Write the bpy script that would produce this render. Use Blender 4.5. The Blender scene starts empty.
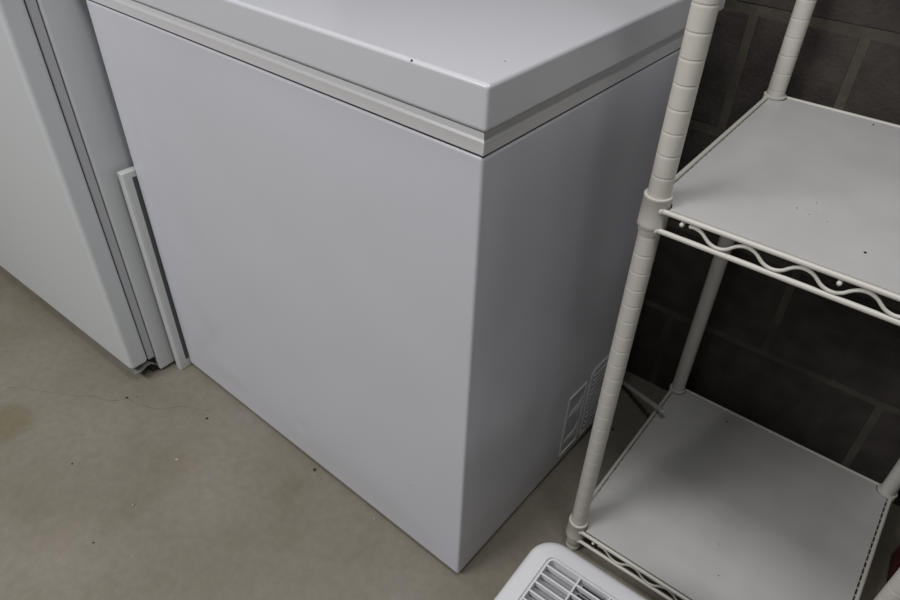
import bpy, bmesh, math, random
from mathutils import Vector, Matrix
random.seed(4)
C = bpy.context.scene.collection
PI = math.pi

# ------------------------------------------------------------------ helpers
def link(o, parent=None):
    C.objects.link(o)
    if parent: o.parent = parent
    return o

def obj(name, bm, m, parent=None, smooth=False, bevel=0, seg=2, angle=35):
    bmesh.ops.recalc_face_normals(bm, faces=bm.faces[:])
    me = bpy.data.meshes.new(name); bm.to_mesh(me); bm.free()
    for x in (m if isinstance(m, (list, tuple)) else [m]): me.materials.append(x)
    o = link(bpy.data.objects.new(name, me), parent)
    if smooth or bevel:
        for p in me.polygons: p.use_smooth = True
    if bevel:
        b = o.modifiers.new('bevel', 'BEVEL'); b.width = bevel; b.segments = seg
        b.limit_method = 'ANGLE'; b.angle_limit = math.radians(angle); b.harden_normals = True
    elif smooth:
        try: me.set_sharp_from_angle(angle=math.radians(angle))
        except Exception: pass
    return o

def box(bm, x0, y0, z0, x1, y1, z1, mi=0):
    r = bmesh.ops.create_cube(bm, size=1)
    for v in r['verts']:
        v.co = Vector(((x0+x1)/2+v.co.x*(x1-x0), (y0+y1)/2+v.co.y*(y1-y0), (z0+z1)/2+v.co.z*(z1-z0)))
    for f in {f for v in r['verts'] for f in v.link_faces}: f.material_index = mi
    return r['verts']

def tube(bm, pts, r, n=10, cap=True, mi=0):
    pts = [Vector(p) for p in pts]; rings = []
    up = None
    for i, p in enumerate(pts):
        t = (pts[min(i+1, len(pts)-1)]-pts[max(i-1, 0)]).normalized()
        if up is None:
            up = Vector((0, 0, 1)) if abs(t.z) < .9 else Vector((1, 0, 0))
        a = t.cross(up).normalized(); b = a.cross(t).normalized(); up = b
        rr = r[i] if isinstance(r, (list, tuple)) else r
        rings.append([bm.verts.new(p+a*math.cos(2*PI*k/n)*rr+b*math.sin(2*PI*k/n)*rr) for k in range(n)])
    for A, B in zip(rings, rings[1:]):
        for k in range(n):
            f = bm.faces.new((A[k], A[(k+1) % n], B[(k+1) % n], B[k])); f.material_index = mi
    if cap:
        bm.faces.new(rings[0]).material_index = mi; bm.faces.new(rings[-1]).material_index = mi

def lathe(bm, prof, n=28, cx=0, cy=0):
    rings = [[bm.verts.new((cx+r*math.cos(2*PI*k/n), cy+r*math.sin(2*PI*k/n), z)) for k in range(n)] for r, z in prof]
    for A, B in zip(rings, rings[1:]):
        for k in range(n): bm.faces.new((A[k], A[(k+1) % n], B[(k+1) % n], B[k]))
    bm.faces.new(rings[0]); bm.faces.new(rings[-1])

def ball(bm, c, r):
    bmesh.ops.create_uvsphere(bm, u_segments=12, v_segments=8, radius=r, matrix=Matrix.Translation(c))

def rrect(x0, y0, x1, y1, r, n=8):
    pts = []
    for cx, cy, a0 in ((x1-r, y1-r, 0), (x0+r, y1-r, PI/2), (x0+r, y0+r, PI), (x1-r, y0+r, 1.5*PI)):
        for k in range(n+1):
            a = a0+PI/2*k/n; pts.append((cx+r*math.cos(a), cy+r*math.sin(a)))
    return pts

def loft(bm, rings, cap0=True, cap1=True):
    R = [[bm.verts.new(p) for p in ring] for ring in rings]
    n = len(R[0])
    for A, B in zip(R, R[1:]):
        for k in range(n): bm.faces.new((A[k], A[(k+1) % n], B[(k+1) % n], B[k]))
    if cap0: bm.faces.new(R[0])
    if cap1: bm.faces.new(R[-1])

def thing(name, label, cat, loc=(0, 0, 0), rz=0, group=None):
    o = bpy.data.objects.new(name, None); o.empty_display_size = .05; C.objects.link(o)
    o.location = loc; o.rotation_euler = (0, 0, rz); o['label'] = label; o['category'] = cat
    if group: o['group'] = group
    return o

def tag(o, label, cat, group=None):
    o['label'] = label; o['category'] = cat
    if group: o['group'] = group
    return o

# ------------------------------------------------------------------ materials
def srgb(r, g, b):
    f = lambda c: (c/255/12.92) if c/255 <= .04045 else ((c/255+.055)/1.055)**2.4
    return (f(r), f(g), f(b), 1)

def mat(name, col, rough=.5, metal=0, coat=0, spec=.5):
    m = bpy.data.materials.new(name); m.use_nodes = True
    b = m.node_tree.nodes['Principled BSDF']
    b.inputs['Base Color'].default_value = col; b.inputs['Roughness'].default_value = rough
    b.inputs['Metallic'].default_value = metal; b.inputs['Coat Weight'].default_value = coat
    b.inputs['Specular IOR Level'].default_value = spec
    return m

def nd(m, t, **k):
    n = m.node_tree.nodes.new(t)
    for a, v in k.items(): setattr(n, a, v)
    return n

def lk(m, a, b): m.node_tree.links.new(a, b)

def add_noise(m, colA, colB, scale, detail=4, lo=.35, hi=.65, bump=0, bscale=None, bdist=.001, rough=None):
    b = m.node_tree.nodes['Principled BSDF']
    tc = nd(m, 'ShaderNodeTexCoord')
    n = nd(m, 'ShaderNodeTexNoise'); n.inputs['Scale'].default_value = scale; n.inputs['Detail'].default_value = detail
    lk(m, tc.outputs['Object'], n.inputs['Vector'])
    r = nd(m, 'ShaderNodeValToRGB'); r.color_ramp.elements[0].position = lo; r.color_ramp.elements[1].position = hi
    r.color_ramp.elements[0].color = colA; r.color_ramp.elements[1].color = colB
    lk(m, n.outputs['Fac'], r.inputs['Fac']); lk(m, r.outputs['Color'], b.inputs['Base Color'])
    if bump:
        n2 = nd(m, 'ShaderNodeTexNoise'); n2.inputs['Scale'].default_value = bscale; n2.inputs['Detail'].default_value = 3
        lk(m, tc.outputs['Object'], n2.inputs['Vector'])
        bp = nd(m, 'ShaderNodeBump'); bp.inputs['Strength'].default_value = bump; bp.inputs['Distance'].default_value = bdist
        lk(m, n2.outputs['Fac'], bp.inputs['Height']); lk(m, bp.outputs['Normal'], b.inputs['Normal'])
    return r

# painted steel of the chest freezer: faint orange peel plus a slow wobble of the sheet
def appliance(name, col, rough, wob=.35, spec=.5):
    m = mat(name, col, rough, spec=spec)
    b = m.node_tree.nodes['Principled BSDF']; tc = nd(m, 'ShaderNodeTexCoord')
    n1 = nd(m, 'ShaderNodeTexNoise'); n1.inputs['Scale'].default_value = 420; n1.inputs['Detail'].default_value = 1
    n2 = nd(m, 'ShaderNodeTexNoise'); n2.inputs['Scale'].default_value = 5; n2.inputs['Detail'].default_value = 1
    b1 = nd(m, 'ShaderNodeBump'); b1.inputs['Strength'].default_value = .25; b1.inputs['Distance'].default_value = .0003
    b2 = nd(m, 'ShaderNodeBump'); b2.inputs['Strength'].default_value = wob; b2.inputs['Distance'].default_value = .006
    for n in (n1, n2): lk(m, tc.outputs['Object'], n.inputs['Vector'])
    lk(m, n2.outputs['Fac'], b2.inputs['Height']); lk(m, b2.outputs['Normal'], b1.inputs['Normal'])
    lk(m, n1.outputs['Fac'], b1.inputs['Height']); lk(m, b1.outputs['Normal'], b.inputs['Normal'])
    return m

M_FREEZER = appliance('freezer_white_steel', srgb(206, 207, 215), .2, wob=.5)
M_LID = appliance('lid_white_steel', srgb(208, 209, 215), .24, wob=.1)
M_FRIDGE = appliance('upright_white_steel', srgb(204, 207, 209), .45, wob=.15)
M_TRIM = mat('collar_plastic', srgb(214, 214, 216), .35)
M_GASKET = mat('grey_gasket', srgb(180, 180, 183), .6)
M_DARK = mat('dark_gap', srgb(38, 38, 38), .8)
M_VENT = mat('vent_moulding', srgb(216, 217, 220), .35)
M_HIGHLIGHT = mat('recess_highlight', srgb(235, 235, 238), .28)
M_RACK = mat('cream_epoxy_wire', srgb(209, 206, 199), .36)
M_LINER = mat('liner_sheet', srgb(196, 196, 195), .42)
add_noise(M_LINER, srgb(194, 193, 192), srgb(200, 200, 199), 14, bump=.15, bscale=300, bdist=.0003)
M_PLASTIC = mat('white_plastic_case', srgb(220, 221, 224), .42)
M_INNER = mat('shaded_inner_louvre', srgb(150, 150, 154), .5)  # inside of the white case, recess shade painted in as grey
M_STEEL = mat('brushed_galvanised', srgb(215, 216, 216), .45, metal=.15)
M_BRACKET = mat('hinge_bracket_steel', srgb(150, 150, 148), .45, metal=.4)
M_RED = mat('dark_red_plastic', srgb(84, 14, 26), .35)
M_SPECK = mat('dark_speck', srgb(48, 42, 36), .9)
M_CHIP = mat('pale_chip', srgb(172, 162, 138), .9)
M_BLOCK = mat('painted_block', srgb(74, 69, 66), .85, spec=.25)
add_noise(M_BLOCK, srgb(60, 55, 53), srgb(74, 69, 66), 22, detail=8, bump=.8, bscale=160, bdist=.002)
M_MORTAR = mat('mortar_joint', srgb(104, 102, 94), .95, spec=.2)
add_noise(M_MORTAR, srgb(72, 68, 62), srgb(94, 90, 82), 12, detail=6, bump=.6, bscale=120, bdist=.002)
M_PAINT = mat('plain_painted_wall', srgb(120, 116, 108), .9)
M_CEIL = mat('pale_ceiling', srgb(150, 150, 146), .9)

# concrete floor
def concrete():
    m = mat('concrete_floor', srgb(140, 132, 120), .55, spec=.4)
    b = m.node_tree.nodes['Principled BSDF']; tc = nd(m, 'ShaderNodeTexCoord')
    def noise(s, d, lo, hi, a, c):
        n = nd(m, 'ShaderNodeTexNoise'); n.inputs['Scale'].default_value = s; n.inputs['Detail'].default_value = d
        n.inputs['Roughness'].default_value = .6
        lk(m, tc.outputs['Object'], n.inputs['Vector'])
        r = nd(m, 'ShaderNodeValToRGB'); r.color_ramp.elements[0].position = lo; r.color_ramp.elements[1].position = hi
        r.color_ramp.elements[0].color = a; r.color_ramp.elements[1].color = c
        lk(m, n.outputs['Fac'], r.inputs['Fac']); return r
    base = noise(4.5, 6, .36, .64, srgb(121, 116, 102), srgb(138, 132, 123))
    fine = noise(60, 5, .3, .7, (.9, .9, .9, 1), (1.06, 1.06, 1.06, 1))
    blot = noise(9, 2, .5, .68, (1, 1, 1, 1), (.89, .88, .84, 1))
    cur = base.outputs['Color']
    for o in (fine, blot):
        mx = nd(m, 'ShaderNodeMix', data_type='RGBA', blend_type='MULTIPLY'); mx.inputs['Factor'].default_value = 1
        lk(m, cur, mx.inputs['A']); lk(m, o.outputs['Color'], mx.inputs['B']); cur = mx.outputs['Result']
    # stains: (x, y, radius, strength, colour)
    wn = nd(m, 'ShaderNodeTexNoise'); wn.inputs['Scale'].default_value = 9; wn.inputs['Detail'].default_value = 4
    lk(m, tc.outputs['Object'], wn.inputs['Vector'])
    sub = nd(m, 'ShaderNodeVectorMath', operation='SUBTRACT'); sub.inputs[1].default_value = (.5, .5, .5)
    lk(m, wn.outputs['Color'], sub.inputs[0])
    sc = nd(m, 'ShaderNodeVectorMath', operation='SCALE'); sc.inputs['Scale'].default_value = .09
    lk(m, sub.outputs['Vector'], sc.inputs[0])
    ad = nd(m, 'ShaderNodeVectorMath', operation='ADD')
    lk(m, tc.outputs['Object'], ad.inputs[0]); lk(m, sc.outputs['Vector'], ad.inputs[1])
    for x, y, rad, st, col in ((-.90, -.345, .062, .8, (.8, .78, .6, 1)), (-.765, -.10, .05, .35, (.8, .78, .72, 1)),
                               (-.345, -.075, .03, .5, (.78, .76, .66, 1)), (-.555, -.185, .06, .35, (.82, .79, .7, 1)),
                               (-.5, -.42, .1, .3, (1.12, 1.12, 1.13, 1)), (.06, .28, .05, .4, (1.1, 1.08, 1.02, 1)),
                               (-.47, -.16, .09, .35, (1.1, 1.1, 1.14, 1))):
        ds = nd(m, 'ShaderNodeVectorMath', operation='DISTANCE'); ds.inputs[1].default_value = (x, y, 0)
        lk(m, ad.outputs['Vector'], ds.inputs[0])
        mr = nd(m, 'ShaderNodeMapRange'); mr.inputs['From Min'].default_value = rad*.55; mr.inputs['From Max'].default_value = rad*1.1
        mr.inputs['To Min'].default_value = st; mr.inputs['To Max'].default_value = 0
        lk(m, ds.outputs['Value'], mr.inputs['Value'])
        mx = nd(m, 'ShaderNodeMix', data_type='RGBA', blend_type='MULTIPLY')
        lk(m, mr.outputs['Result'], mx.inputs['Factor']); lk(m, cur, mx.inputs['A']); mx.inputs['B'].default_value = col
        cur = mx.outputs['Result']
    lk(m, cur, b.inputs['Base Color'])
    n2 = nd(m, 'ShaderNodeTexNoise'); n2.inputs['Scale'].default_value = 90; n2.inputs['Detail'].default_value = 4
    lk(m, tc.outputs['Object'], n2.inputs['Vector'])
    bp = nd(m, 'ShaderNodeBump'); bp.inputs['Strength'].default_value = .25; bp.inputs['Distance'].default_value = .0008
    lk(m, n2.outputs['Fac'], bp.inputs['Height']); lk(m, bp.outputs['Normal'], b.inputs['Normal'])
    return m
M_CONCRETE = concrete()
M_CRACK = mat('crack_shadow', srgb(98, 90, 80), .9)

# ------------------------------------------------------------------ setting
TH = .0313
bm = bmesh.new()
vs = [bm.verts.new(p) for p in ((-2.6, -3, 0), (2.6, -3, 0), (2.6, .8, 0), (-2.6, .8, 0))]; bm.faces.new(vs)
def ribbon(pts, w, z=.0003):
    P = [Vector((x, y, z)) for x, y in pts]; L = []
    for a, b_ in zip(P, P[1:]):
        for k in range(4):
            q = a.lerp(b_, k/4); L.append(q+Vector((random.uniform(-1, 1), random.uniform(-1, 1), 0))*.0012)
    L.append(P[-1]); prev = None
    for i, q in enumerate(L):
        t = (L[min(i+1, len(L)-1)]-L[max(i-1, 0)]).normalized(); n = Vector((-t.y, t.x, 0))*w*random.uniform(.4, 1)/2
        cur = (bm.verts.new(q+n), bm.verts.new(q-n))
        if prev: bm.faces.new((prev[0], cur[0], cur[1], prev[1])).material_index = 1
        prev = cur
ribbon([(-.859, -.21), (-.837, -.187), (-.82, -.181), (-.8, -.174), (-.784, -.156), (-.779, -.144), (-.744, -.139),
        (-.7, -.116), (-.669, -.077), (-.622, -.054)], .0014)
ribbon([(-.99, -.29), (-.965, -.265), (-.94, -.257), (-.905, -.235), (-.859, -.21)], .0008)
floor = obj('floor', bm, [M_CONCRETE, M_CRACK]); floor['kind'] = 'structure'

# block wall behind, each block slightly proud of the mortar
wall_rot = Matrix.Rotation(TH, 4, 'Z'); WY = .627
bm = bmesh.new()
for v in box(bm, -2.6, WY+.0018, 0, 2.6, WY+.2, 2.15, 1): pass
P0, H0, JW = .39, .1945, .012
base_off = [.053, .236, .05, .2, .395, .2, .395, .2, .395, .2, .395, .2, .395]
for k in range(13):
    z0 = .0065+H0*(k-0); z1 = z0+H0; z0 += JW/2; z1 -= JW/2; z1 = min(z1, 2.15)
    if k == 0: z0 = 0
    if z1-z0 < .02: continue
    js = [base_off[k]+P0*n for n in range(-7, 7)]
    if k == 3: js.append(.044)
    js = sorted(j for j in js if -2.6 < j < 2.6); js = [-2.6]+js+[2.6]
    for a, b_ in zip(js, js[1:]):
        if b_-a < .02: continue
        vv = box(bm, a+JW/2, WY+.0006, z0, b_-JW/2, WY+.01, z1, 0)
for v in bm.verts: v.co = wall_rot @ v.co
wb = obj('wall_back', bm, [M_BLOCK, M_MORTAR], bevel=.003, seg=2); wb['kind'] = 'structure'
bm = bmesh.new(); box(bm, -2.7, -3, 0, -2.6, .5, 2.15); o = obj('wall_left', bm, M_PAINT); o['kind'] = 'structure'
bm = bmesh.new(); box(bm, -2.7, -3.0, 2.15, 2.6, .9, 2.2); o = obj('ceiling', bm, M_CEIL); o['kind'] = 'structure'

# ------------------------------------------------------------------ chest freezer
W, D = .7632, .54
fz = thing('chest_freezer', 'white chest freezer with closed lid, between the upright freezer and the wire shelf rack', 'freezer', (-W/2, D/2, 0))
ox, oy = W/2, -D/2
def fbox(bm, x0, y0, z0, x1, y1, z1, mi=0): return box(bm, x0+ox, y0+oy, z0, x1+ox, y1+oy, z1, mi)
# body: gridded shell so that the sheet can carry shallow dents
def body_shell():
    # front sheet is a grid carrying shallow dents; its rim is extruded back to make the tank
    bm = bmesh.new(); n = 84; g = []
    x0, x1, z0, z1 = -W, 0, .010, .7685
    for j in range(n+1):
        row = []
        for i in range(n+1):
            x = x0+(x1-x0)*i/n; z = z0+(z1-z0)*j/n
            e = min(1, min(i, n-i, j, n-j)/9); e = e*e*(3-2*e); y = -.0008*e
            for cx, cz, rx, rz_, dpt in ((-.66, .17, .035, .05, .0016), (-.60, .09, .05, .03, -.0010), (-.378, .09, .011, .013, .0012),
                                         (-.58, .05, .02, .02, .0010), (-.45, .30, .25, .2, .0012), (-.64, .42, .05, .2, .0016),
                                         (-.25, .12, .16, .08, -.0012), (-.70, .5, .02, .25, -.0008)):
                y += e*dpt*math.exp(-((x-cx)/rx)**2-((z-cz)/rz_)**2)
            row.append(bm.verts.new((x+ox, y+oy, z)))
        g.append(row)
    for j in range(n):
        for i in range(n): bm.faces.new((g[j][i], g[j][i+1], g[j+1][i+1], g[j+1][i]))
    rim = [g[0][i] for i in range(n)]+[g[j][n] for j in range(n)]+[g[n][i] for i in range(n, 0, -1)]+[g[j][0] for j in range(n, 0, -1)]
    back = [bm.verts.new((v.co.x, D+oy, v.co.z)) for v in rim]
    for k in range(len(rim)): bm.faces.new((rim[k], rim[(k+1) % len(rim)], back[(k+1) % len(rim)], back[k]))
    bm.faces.new(back)
    return bm
body = obj('body', body_shell(), M_FREEZER, fz, bevel=.0045, seg=4, angle=50)
# collar trim and gasket
bm = bmesh.new()
def ringbox(bm, inset, z):
    i = inset
    return [(-W+i+ox, i+oy, z), (-i+ox, i+oy, z), (-i+ox, D-i+oy, z), (-W+i+ox, D-i+oy, z)]
loft(bm, [ringbox(bm, .0025, .767), ringbox(bm, .0025, .7698), ringbox(bm, .0, .7700), ringbox(bm, -.0002, .7706), ringbox(bm, -.0005, .7835), ringbox(bm, .0015, .7865),
          ringbox(bm, .0022, .7925), ringbox(bm, .0045, .7942), ringbox(bm, .010, .7945)])
obj('collar_trim', bm, M_TRIM, fz, bevel=.0012, seg=2, angle=25)
bm = bmesh.new(); fbox(bm, -W+.0015, .0015, .7675, -.0015, D-.0015, .7703); obj('seam', bm, M_DARK, fz)
bm = bmesh.new(); fbox(bm, -W+.002, .002, .7935, -.002, D-.002, .7985); obj('gasket', bm, M_GASKET, fz, bevel=.002)
bm = bmesh.new(); fbox(bm, -W-.006, -.006, .7968, .006, D+.006, .8437)
lid = obj('lid', bm, M_LID, fz, bevel=.0045, seg=5)
for x, y, z, r in ((-.088, -.0052, .8425, .0011), (-.02, .053, .8435, .0008), (-.376, .0, .8435, .0009), (-.357, .012, .8435, .0008)):
    bm = bmesh.new(); ball(bm, (x+ox, y+oy, z), r); obj('chip', bm, M_SPECK, lid)
for x, z, r in ((-.105, .16, .0011), (-.108, .133, .0010)):
    bm = bmesh.new(); ball(bm, (x+ox, -.0004+oy, z), r); obj('chip', bm, M_SPECK, fz)
for x in (-W+.03, -.08):
    for y in (.03, D-.08):
        bm = bmesh.new(); fbox(bm, x, y, 0, x+.05, y+.05, .012); obj('foot', bm, M_DARK, fz)
# side vent: raised surround, recessed panel with painted highlights, slats
bm = bmesh.new()
def sidequad(bm, ys, zs, x0, x1): fbox(bm, x0, ys[0], zs[0], x1, ys[1], zs[1])
for (a, b_, c, d_) in ((.298, .358, .034, .0360), (.298, .358, .189, .191), (.298, .3000, .034, .191), (.3560, .358, .034, .191)):
    fbox(bm, -.001, a, c, .0022, b_, d_)
frame = obj('recess_frame', bm, M_VENT, fz, bevel=.0008)
bm = bmesh.new(); fbox(bm, -.001, .303, .042, .0008, .353, .183)
obj('recess_plate', bm, mat('recess_grey', srgb(186, 188, 192), .3), frame)
for z0 in (.062, .135):
    bm = bmesh.new()
    vv = [(.0016, .307, z0+.002), (.0016, .346, z0-.004), (.0016, .350, z0+.030), (.0016, .341, z0+.014), (.0016, .313, z0+.012)]
    V = [bm.verts.new((x+ox, y+oy, z)) for x, y, z in vv]; V2 = [bm.verts.new((x+ox-.001, y+oy, z)) for x, y, z in vv]
    bm.faces.new(V); bm.faces.new(V2)
    for i in range(5): bm.faces.new((V[i], V[(i+1) % 5], V2[(i+1) % 5], V2[i]))
    obj('label', bm, M_HIGHLIGHT, frame)  # pale shapes paint the diagonal highlights inside the recessed panel
bm = bmesh.new()
y0, y1, z0, z1 = .372, .525, .03, .205
for (a, b_, c, d_) in ((y0, y1, z0, z0+.0025), (y0+.01, y1, z1-.0025, z1), (y0, y0+.0025, z0, z1-.012), (y1-.0025, y1, z0, z1)):
    fbox(bm, -.001, a, c, .0022, b_, d_)
tube(bm, [(ox+.001, y0+.0012+oy, z1-.012), (ox+.001, y0+.004+oy, z1-.005), (ox+.001, y0+.011+oy, z1-.0013)], .0012, 6)
grille = obj('vent_panel', bm, M_VENT, fz, bevel=.0008)
for k in range(12):
    bm = bmesh.new(); z = .046+k*.0126; fbox(bm, -.0005, y0+.012, z, .0028, y1-.008, z+.0035)
    obj('vent_slat', bm, M_VENT, grille, bevel=.001)

# ------------------------------------------------------------------ upright freezer on the left
up = thing('upright_freezer', 'tall white upright freezer with flat closed door, left of the chest freezer', 'freezer', (-.793, -.054, 0), TH)
FW = .66
bm = bmesh.new(); box(bm, -FW, 0, .006, 0, .60, 1.72); obj('cabinet', bm, M_FRIDGE, up, bevel=.004, seg=3)
bm = bmesh.new(); box(bm, -FW+.01, .02, 0, -.01, .58, .008); obj('foot', bm, M_DARK, up)
bm = bmesh.new(); box(bm, -FW-.001, -.057, .042, -.003, -.0165, 1.71); obj('door', bm, M_FRIDGE, up, bevel=.009, seg=5)
bm = bmesh.new(); box(bm, -FW+.004, -.0163, .045, -.0045, -.0013, 1.70); obj('door_gasket', bm, M_GASKET, up, bevel=.002)
bm = bmesh.new(); box(bm, -FW+.004, -.0175, .05, -.0075, .001, 1.70); obj('gasket_channel', bm, M_DARK, up)
# bent hinge bracket under the door corner
bm = bmesh.new()
prof = [(-.052, .030), (-.040, .030), (-.032, .033), (-.024, .037), (-.014, .036), (-.006, .028), (.0, .018)]
A = [bm.verts.new((-.004, y, z)) for y, z in prof]; B = [bm.verts.new((-.06, y, z)) for y, z in prof]
A2 = [bm.verts.new((-.004, y, z-.003)) for y, z in prof]; B2 = [bm.verts.new((-.06, y, z-.003)) for y, z in prof]
for i in range(len(prof)-1):
    bm.faces.new((A[i], A[i+1], B[i+1], B[i])); bm.faces.new((A2[i], A2[i+1], B2[i+1], B2[i]))
    bm.faces.new((A[i], A[i+1], A2[i+1], A2[i])); bm.faces.new((B[i], B[i+1], B2[i+1], B2[i]))
bm.faces.new((A[0], B[0], B2[0], A2[0])); bm.faces.new((A[-1], B[-1], B2[-1], A2[-1]))
br = obj('hinge_bracket', bm, M_BRACKET, up)
bm = bmesh.new(); tube(bm, [(-.022, -.034, .014), (-.022, -.034, .046)], .005, 12); obj('hinge_pin', bm, M_DARK, br)
bm = bmesh.new(); box(bm, -FW+.01, -.012, .004, -.012, .004, .040); obj('kick_plate', bm, M_DARK, up)

# ------------------------------------------------------------------ strip standing in the gap
st = thing('plastic_strip', 'narrow white strip with dark slot, upright in the gap between the two freezers', 'strip', (-.7745, .1005, 0))
bm = bmesh.new(); box(bm, -.0075, -.124, 0, .0085, .1, .479); obj('board', bm, mat('strip_white', srgb(206, 208, 208), .4), st, bevel=.0015)
bm = bmesh.new(); box(bm, .006, -.1070, .022, .0089, -.0985, .467); obj('slot', bm, mat('slot_grey', srgb(84, 88, 88), .7), st)
bm = bmesh.new(); box(bm, .0075, -.1238, .001, .0092, -.1180, .4785); obj('lip', bm, M_TRIM, st, bevel=.001)

# ------------------------------------------------------------------ wire shelf rack
SX, SY, SW, SD = .11265, .17846, .3967, .4079
SHELVES = [.047, .669]     # reference heights; upper rail = +.0105
POST_TOP = 1.24
rack = thing('wire_shelf_rack', 'cream wire shelf rack with round grooved posts, right of the chest freezer', 'shelf', (SX, SY, 0), TH)
def post(name='post'):
    bm = bmesh.new(); R = .0127; prof = [(R-.001, .014), (R, .015)]
    z = .8744-.0254*33
    while z < .03: z += .0254
    while z < POST_TOP-.005:
        prof += [(R, z-.0035), (R, z-.0010), (R-.0003, z-.0004), (R-.0003, z+.0002), (R+.00005, z+.0006), (R, z+.0014), (R, z+.004)]
        z += .0254
    prof += [(R, POST_TOP-.001), (R-.001, POST_TOP)]
    lathe(bm, prof, 36); return bm
first = {}
for u, v in ((0, 0), (0, SD), (SW, SD), (SW, 0)):
    if not first:
        p = obj('post', post(), M_RACK, rack, smooth=True, angle=60)
        bm = bmesh.new(); lathe(bm, [(.0085, 0), (.0115, .001), (.0128, .004), (.0128, .013), (.0118, .016)], 28)
        f = obj('leveling_foot', bm, M_RACK, p, smooth=True, angle=50); first['p'] = p; first['f'] = f
    else:
        p = first['p'].copy(); C.objects.link(p); p.parent = rack
        f = first['f'].copy(); C.objects.link(f); f.parent = p
    p.location = (u, v, 0)

def rack_shelf(zr):
    top = zr+.0145; bot = zr-.0105
    # a shelf of the rack: corner collars, edge trusses, deck wires and a liner sheet
    for ci, (u, v) in enumerate(((0, 0), (0, SD), (SW, SD), (SW, 0))):
        bm = bmesh.new(); h0 = zr-.012 if zr > .1 else zr-.012; h1 = zr+.0275 if v == 0 else zr+.0185
        lathe(bm, [(.0132, h0-.006), (.0142, h0-.006), (.0142, h0-.002), (.0152, h0), (.0168, h0+.002), (.0164, h0+.006), (.0158, h1-.002), (.0164, h1-.001),
                   (.0158, h1+.0008), (.0135, h1+.0008)], 32, u, v)
        obj('collar', bm, M_RACK, rack, smooth=True, angle=50)
    def side(a, b_, outn, front):
        a = Vector((*a, 0)); b_ = Vector((*b_, 0)); t = (b_-a).normalized(); n = Vector((*outn, 0))
        L = (b_-a).length; off = .0085
        bm = bmesh.new()
        for z, rr in ((top, .0032), (bot, .0032)):
            s = .010
            pts = [a+t*s+n*(off+.001), a+t*(s+.006)+n*off]+[a+t*(L*k/8)+n*off for k in range(1, 8)]+[b_-t*(s+.006)+n*off, b_-t*s+n*(off+.001)]
            pts = [p_+Vector((0, 0, z)) for p_ in pts]
            tube(bm, pts, rr, 10)
            ball(bm, pts[0], rr*1.35); ball(bm, pts[-1], rr*1.35)
        tr = obj('edge_rail', bm, M_RACK, rack, smooth=True, angle=60)
        bm = bmesh.new(); pts = []
        s0 = .046; per = .0585; mid = (top+bot)/2; amp = (top-bot)/2-.0055
        s = s0
        while s < L-.04:
            ph = (s-.0495)/per*2*PI
            w = math.cos(ph); w = math.copysign(abs(w)**.75, w)
            pts.append(a+t*s+n*(off-.0005)+Vector((0, 0, mid-.0005+amp*w))); s += per/16
        tube(bm, pts, .0021, 8)
        ball(bm, pts[0], .0024)
        obj('zigzag_wire', bm, M_RACK, tr, smooth=True, angle=60)
    side((0, 0), (SW, 0), (0, -1), True)
    side((0, SD), (SW, SD), (0, 1), False)
    side((0, 0), (0, SD), (-1, 0), False)
    side((SW, 0), (SW, SD), (1, 0), False)
    bm = bmesh.new()
    for k in range(26):
        v = .02+k*(SD-.04)/25
        tube(bm, [(-.0085, v, top-.0022), (SW+.0085, v, top-.0022)], .0016, 6)
    for u in (.0365, .2, .362):
        tube(bm, [(u, -.0105, top-.0065), (u, SD+.008, top-.0065)], .0025, 8); ball(bm, (u, -.0105, top-.0065), .0027)
    obj('deck_wires', bm, M_RACK, rack, smooth=True, angle=60)
    # liner sheet with notched corners
    bm = bmesh.new()
    def outline(z):
        x0, y0, x1, y1 = -.0045, -.0035, SW+.0025, SD+.004; pts = []
        R = .0175
        for cx, cy, a0, a1 in ((0, 0, PI*.56, -PI*.06), (SW, 0, PI, PI*.5), (SW, SD, -PI*.5, -PI*1.0+.0), (0, SD, 0, -PI*.5)):
            pass
        def arc(cx, cy, a0, a1, n=8): return [(cx+R*math.cos(a0+(a1-a0)*k/n), cy+R*math.sin(a0+(a1-a0)*k/n)) for k in range(n+1)]
        e = .0035
        th = math.asin(e/R)
        pts += arc(0, 0, PI/2+th, -th)
        th2 = math.asin(e/R); th3 = math.acos(-.0025/R)
        pts += arc(SW, 0, PI+th2, PI-th3)
        th4 = math.asin(.004/R)
        pts += arc(SW, SD, -PI+th3, -PI-th4)
        pts += arc(0, SD, th4, -PI/2-th)
        return [(x, y, z) for x, y in pts]
    zt = top+.0015
    loft(bm, [outline(zt-.0018), outline(zt)])
    ln = obj('shelf_liner', bm, M_LINER, rack)
    return ln, zt
liners = [rack_shelf(z) for z in SHELVES]
def specks(parent, pts, z, r):
    Minv = (Matrix.Translation((SX, SY, 0)) @ Matrix.Rotation(TH, 4, 'Z')).inverted()
    for x, y, s in pts:
        bm = bmesh.new(); c = Minv @ Vector((x, y, z)); bmesh.ops.create_icosphere(bm, subdivisions=1, radius=r*s, matrix=Matrix.Translation(c))
        obj('dirt_speck', bm, M_SPECK, parent)
specks(liners[1][0], [(.235, .277, .7), (.248, .304, .6), (.318, .234, 1.5), (.239, .58, 1.2), (.25, .272, .5), (.27, .27, .5), (.262, .284, .4), (.244, .28, .4)], liners[1][1], .0012)
specks(liners[0][0], [(.213, .567, 1.4), (.332, .246, .7), (.31, .30, .6)], liners[0][1], .0015)

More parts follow.
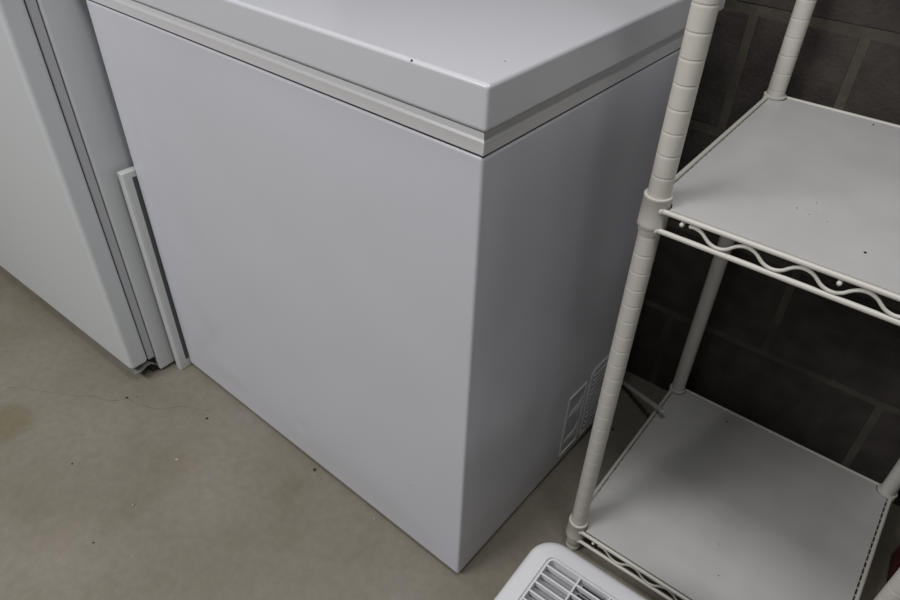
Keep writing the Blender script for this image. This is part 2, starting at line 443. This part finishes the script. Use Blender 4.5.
# ------------------------------------------------------------------ slatted-grille appliance in front of the rack
AH = .30
ax = thing('dehumidifier', 'white rounded plastic appliance with slatted top grille, in front of the wire rack', 'appliance', (.1405, -.009, 0), .04)
AX1, AY0, AY1 = .34, -.27, 0
def orr(inset, z, r=.034): return [(x, y, z) for x, y in rrect(inset, AY0+inset, AX1-inset, AY1-inset, max(r-inset*.6, .006), 10)]
GX0, GX1, GY0, GY1 = .0255, AX1-.0245, AY0+.03, -.0285
bm = bmesh.new()
rings = [orr(.012, .0), orr(.008, .006), orr(.006, .02), orr(.0, .2), orr(0, AH-.016)]
for k in range(1, 6):
    a = PI/2*k/5; rings.append(orr(.014*(1-math.cos(a)), AH-.016+.014*math.sin(a)))
rings.append(orr(.0175, AH-.0012))
loft(bm, rings, cap1=False)
case = bm
def grr(z, g=0, r=.010): return [(x, y, z) for x, y in rrect(GX0+g, GY0+g, GX1-g, GY1-g, r, 10)]
top_edge = [v for v in bm.verts if abs(v.co.z-(AH-.0012)) < 1e-5]
R1 = [bm.verts.new(p_) for p_ in grr(AH)]
n = len(R1)
for k in range(n): bm.faces.new((top_edge[k], top_edge[(k+1) % n], R1[(k+1) % n], R1[k]))
prev = R1
for g, z in ((.0004, AH-.0030), (.0018, AH-.0030), (.0022, AH-.0003), (.004, AH-.0003), (.0045, AH-.012)):
    cur = [bm.verts.new(p_) for p_ in grr(z, g, max(.010-g, .004))]
    for k in range(n): bm.faces.new((prev[k], prev[(k+1) % n], cur[(k+1) % n], cur[k]))
    prev = cur
bm.faces.new(prev).material_index = 1
obj('casing', bm, [M_PLASTIC, M_INNER], ax, smooth=True, angle=40)
g0, g1, h0, h1 = GX0+.004, GX1-.004, GY0+.004, GY1-.004
grl = bmesh.new()
cols = 7; cp = (g1-g0)/cols
for k in range(1, cols): box(grl, g0+cp*k-.0012, h0, AH-.011, g0+cp*k+.0012, h1, AH-.0008)
grille_o = obj('top_grille', grl, M_PLASTIC, ax, bevel=.0005, seg=1)
y = h1-.0105; 
while y > h0+.004:
    bm = bmesh.new(); box(bm, g0-.0006, y-.0012, AH-.009, g1+.0006, y+.0012, AH-.0004)
    obj('slat', bm, M_PLASTIC, grille_o, bevel=.0007, seg=2)
    y -= .0134
# moulded vents beneath the second to fifth columns
bm = bmesh.new(); y = h1
while y > h0+.012:
    for c in range(1, cols-1):
        a0, a1 = g0+cp*c+.006, g0+cp*(c+1)-.006
        box(bm, a0, y-.0085, AH-.0118, a1, y-.0075, AH-.005); box(bm, a0, y-.0032, AH-.0118, a1, y-.0022, AH-.005)
        box(bm, a0, y-.0085, AH-.0118, a0+.001, y-.0022, AH-.005)
    y -= .0134
obj('inner_louvre', bm, M_INNER, ax)
bm = bmesh.new(); y = h1
while y > h0+.012:
    for c in range(1, cols-1):
        a0, a1 = g0+cp*c+.007, g0+cp*(c+1)-.006
        box(bm, a0, y-.0075, AH-.01195, a1, y-.0032, AH-.0115)
    y -= .0134
obj('inner_slot', bm, M_DARK, ax)

# ------------------------------------------------------------------ loose things
# flat steel bar leaning from the floor onto the lowest shelf's side rail
A_ = Vector((-.024, .588, .004)); B_ = Vector((.1115, .485, .0865))
mid = (A_+B_)/2; d = (B_-A_); L = d.length
bm = bmesh.new(); box(bm, -L/2, -.005, -.0022, L/2, .005, .0022)
for v in bm.verts:
    if v.co.x > L/2-.001: v.co.z += .0
bar = obj('metal_bar', bm, M_STEEL, None, bevel=.0008)
bar.location = mid; bar.rotation_euler = d.to_track_quat('X', 'Z').to_euler()
tag(bar, 'flat grey metal bar leaning over the left edge of the lowest shelf', 'bar')

bm = bmesh.new()
loft(bm, [[(x, y, z) for x, y in rrect(-.05+i, -.04+i, .05-i, .04-i, .014, 5)] for i, z in ((.004, 0), (0, .004), (0, .105), (.004, .116), (.018, .126))])
rb = thing('red_container', 'dark red container on the floor beyond the right end of the lowest shelf', 'container', (.597, .50, 0), .1)
obj('vessel', bm, M_RED, rb, smooth=True, angle=50)
bm = bmesh.new(); lathe(bm, [(.016, .1255), (.017, .127), (.017, .143), (.015, .145)], 20); obj('cap', bm, M_DARK, rb, smooth=True, angle=50)

def crumb(x, y, r, m, label, name, sz=.6):
    bm = bmesh.new(); bmesh.ops.create_icosphere(bm, subdivisions=2, radius=r)
    for v in bm.verts:
        k = random.uniform(.75, 1.15); v.co = Vector((v.co.x*k, v.co.y*k*.8, v.co.z*k*sz))
    zmin = min(v.co.z for v in bm.verts)
    for v in bm.verts: v.co.z -= zmin
    o = obj(name, bm, m, None, smooth=True, angle=80); o.location = (x, y, 0); o.rotation_euler = (0, 0, random.uniform(0, 6))
    return tag(o, label, 'debris', 'dark grains of dirt on the concrete floor' if name == 'dirt_grain' else 'pale chips on the concrete floor')
crumb(-.779, -.144, .0026, M_SPECK, 'dark grain of dirt on the crack in the floor, near the upright freezer', 'dirt_grain')
crumb(-.606, -.068, .0026, M_SPECK, 'dark grain of dirt just past the right end of the floor crack', 'dirt_grain')
crumb(-.345, -.010, .0034, M_SPECK, 'largest dark grain of dirt, against the chest freezer front bottom edge', 'dirt_grain')
crumb(-.322, -.016, .0018, M_CHIP, 'tiny pale chip beside the largest dark grain by the chest freezer', 'concrete_chip')
crumb(-.183, -.011, .0022, M_CHIP, 'pale chip by the chest freezer bottom edge, nearest its front corner', 'concrete_chip')
crumb(-.561, -.166, .0035, M_CHIP, 'flat tan sliver on the open floor below the crack', 'concrete_chip', .25)
crumb(-.700, -.301, .0018, M_SPECK, 'small dark grain of dirt on the open floor right of the yellow stain', 'dirt_grain')
crumb(-.530, -.275, .0024, M_CHIP, 'pale chip in the middle of the open floor', 'concrete_chip')
crumb(-.513, -.359, .0017, M_SPECK, 'small dark grain of dirt nearest the bottom edge of the photo', 'dirt_grain')
crumb(-.765, -.128, .0014, M_SPECK, 'tiny dark grain of dirt under the upright freezer corner, above the crack', 'dirt_grain')
crumb(.035, .455, .0035, M_SPECK, 'dark crumb on the floor between the chest freezer vent and the lowest shelf', 'dirt_grain')

# ------------------------------------------------------------------ camera
cam = bpy.data.cameras.new('camera'); co = link(bpy.data.objects.new('camera', cam))
cam.sensor_width = 36; cam.lens = 36*686.57/900
co.location = (.357158, -.487297, 1.074784)
co.matrix_world = Matrix.Translation(co.location) @ Matrix.Rotation(.678309, 4, 'Z') @ Matrix.Rotation(.896003, 4, 'X') @ Matrix.Rotation(.0323819, 4, 'Z')
cam.clip_start = .02
bpy.context.scene.camera = co

# ------------------------------------------------------------------ light
def area(name, loc, target, sx, sy, power, col):
    l = bpy.data.lights.new(name, 'AREA'); l.shape = 'RECTANGLE'; l.size = sx; l.size_y = sy; l.energy = power; l.color = col
    o = link(bpy.data.objects.new(name, l)); o.location = loc
    o.rotation_euler = (Vector(target)-Vector(loc)).to_track_quat('-Z', 'Y').to_euler(); return o
area('overhead_standin_light', (.28, -.22, 2.1), (.28, -.22, 0), .9, .3, 11, (1, .99, .985))  # added overhead light standing in for an unseen source, brightens the tops
area('front_fill_light', (-.9, -1.65, 2.1), (-.9, -1.65, 0), 1.2, .4, 42, (1, .99, .985))  # added fill for the front faces, no known fixture here
w = bpy.data.worlds.new('world'); bpy.context.scene.world = w; w.use_nodes = True
w.node_tree.nodes['Background'].inputs[0].default_value = (.96, .98, 1, 1)
w.node_tree.nodes['Background'].inputs[1].default_value = .13
vs_ = bpy.context.scene.view_settings
vs_.view_transform = 'Standard'; vs_.look = 'None'; vs_.exposure = .12; vs_.gamma = 1; vs_.use_curve_mapping = False
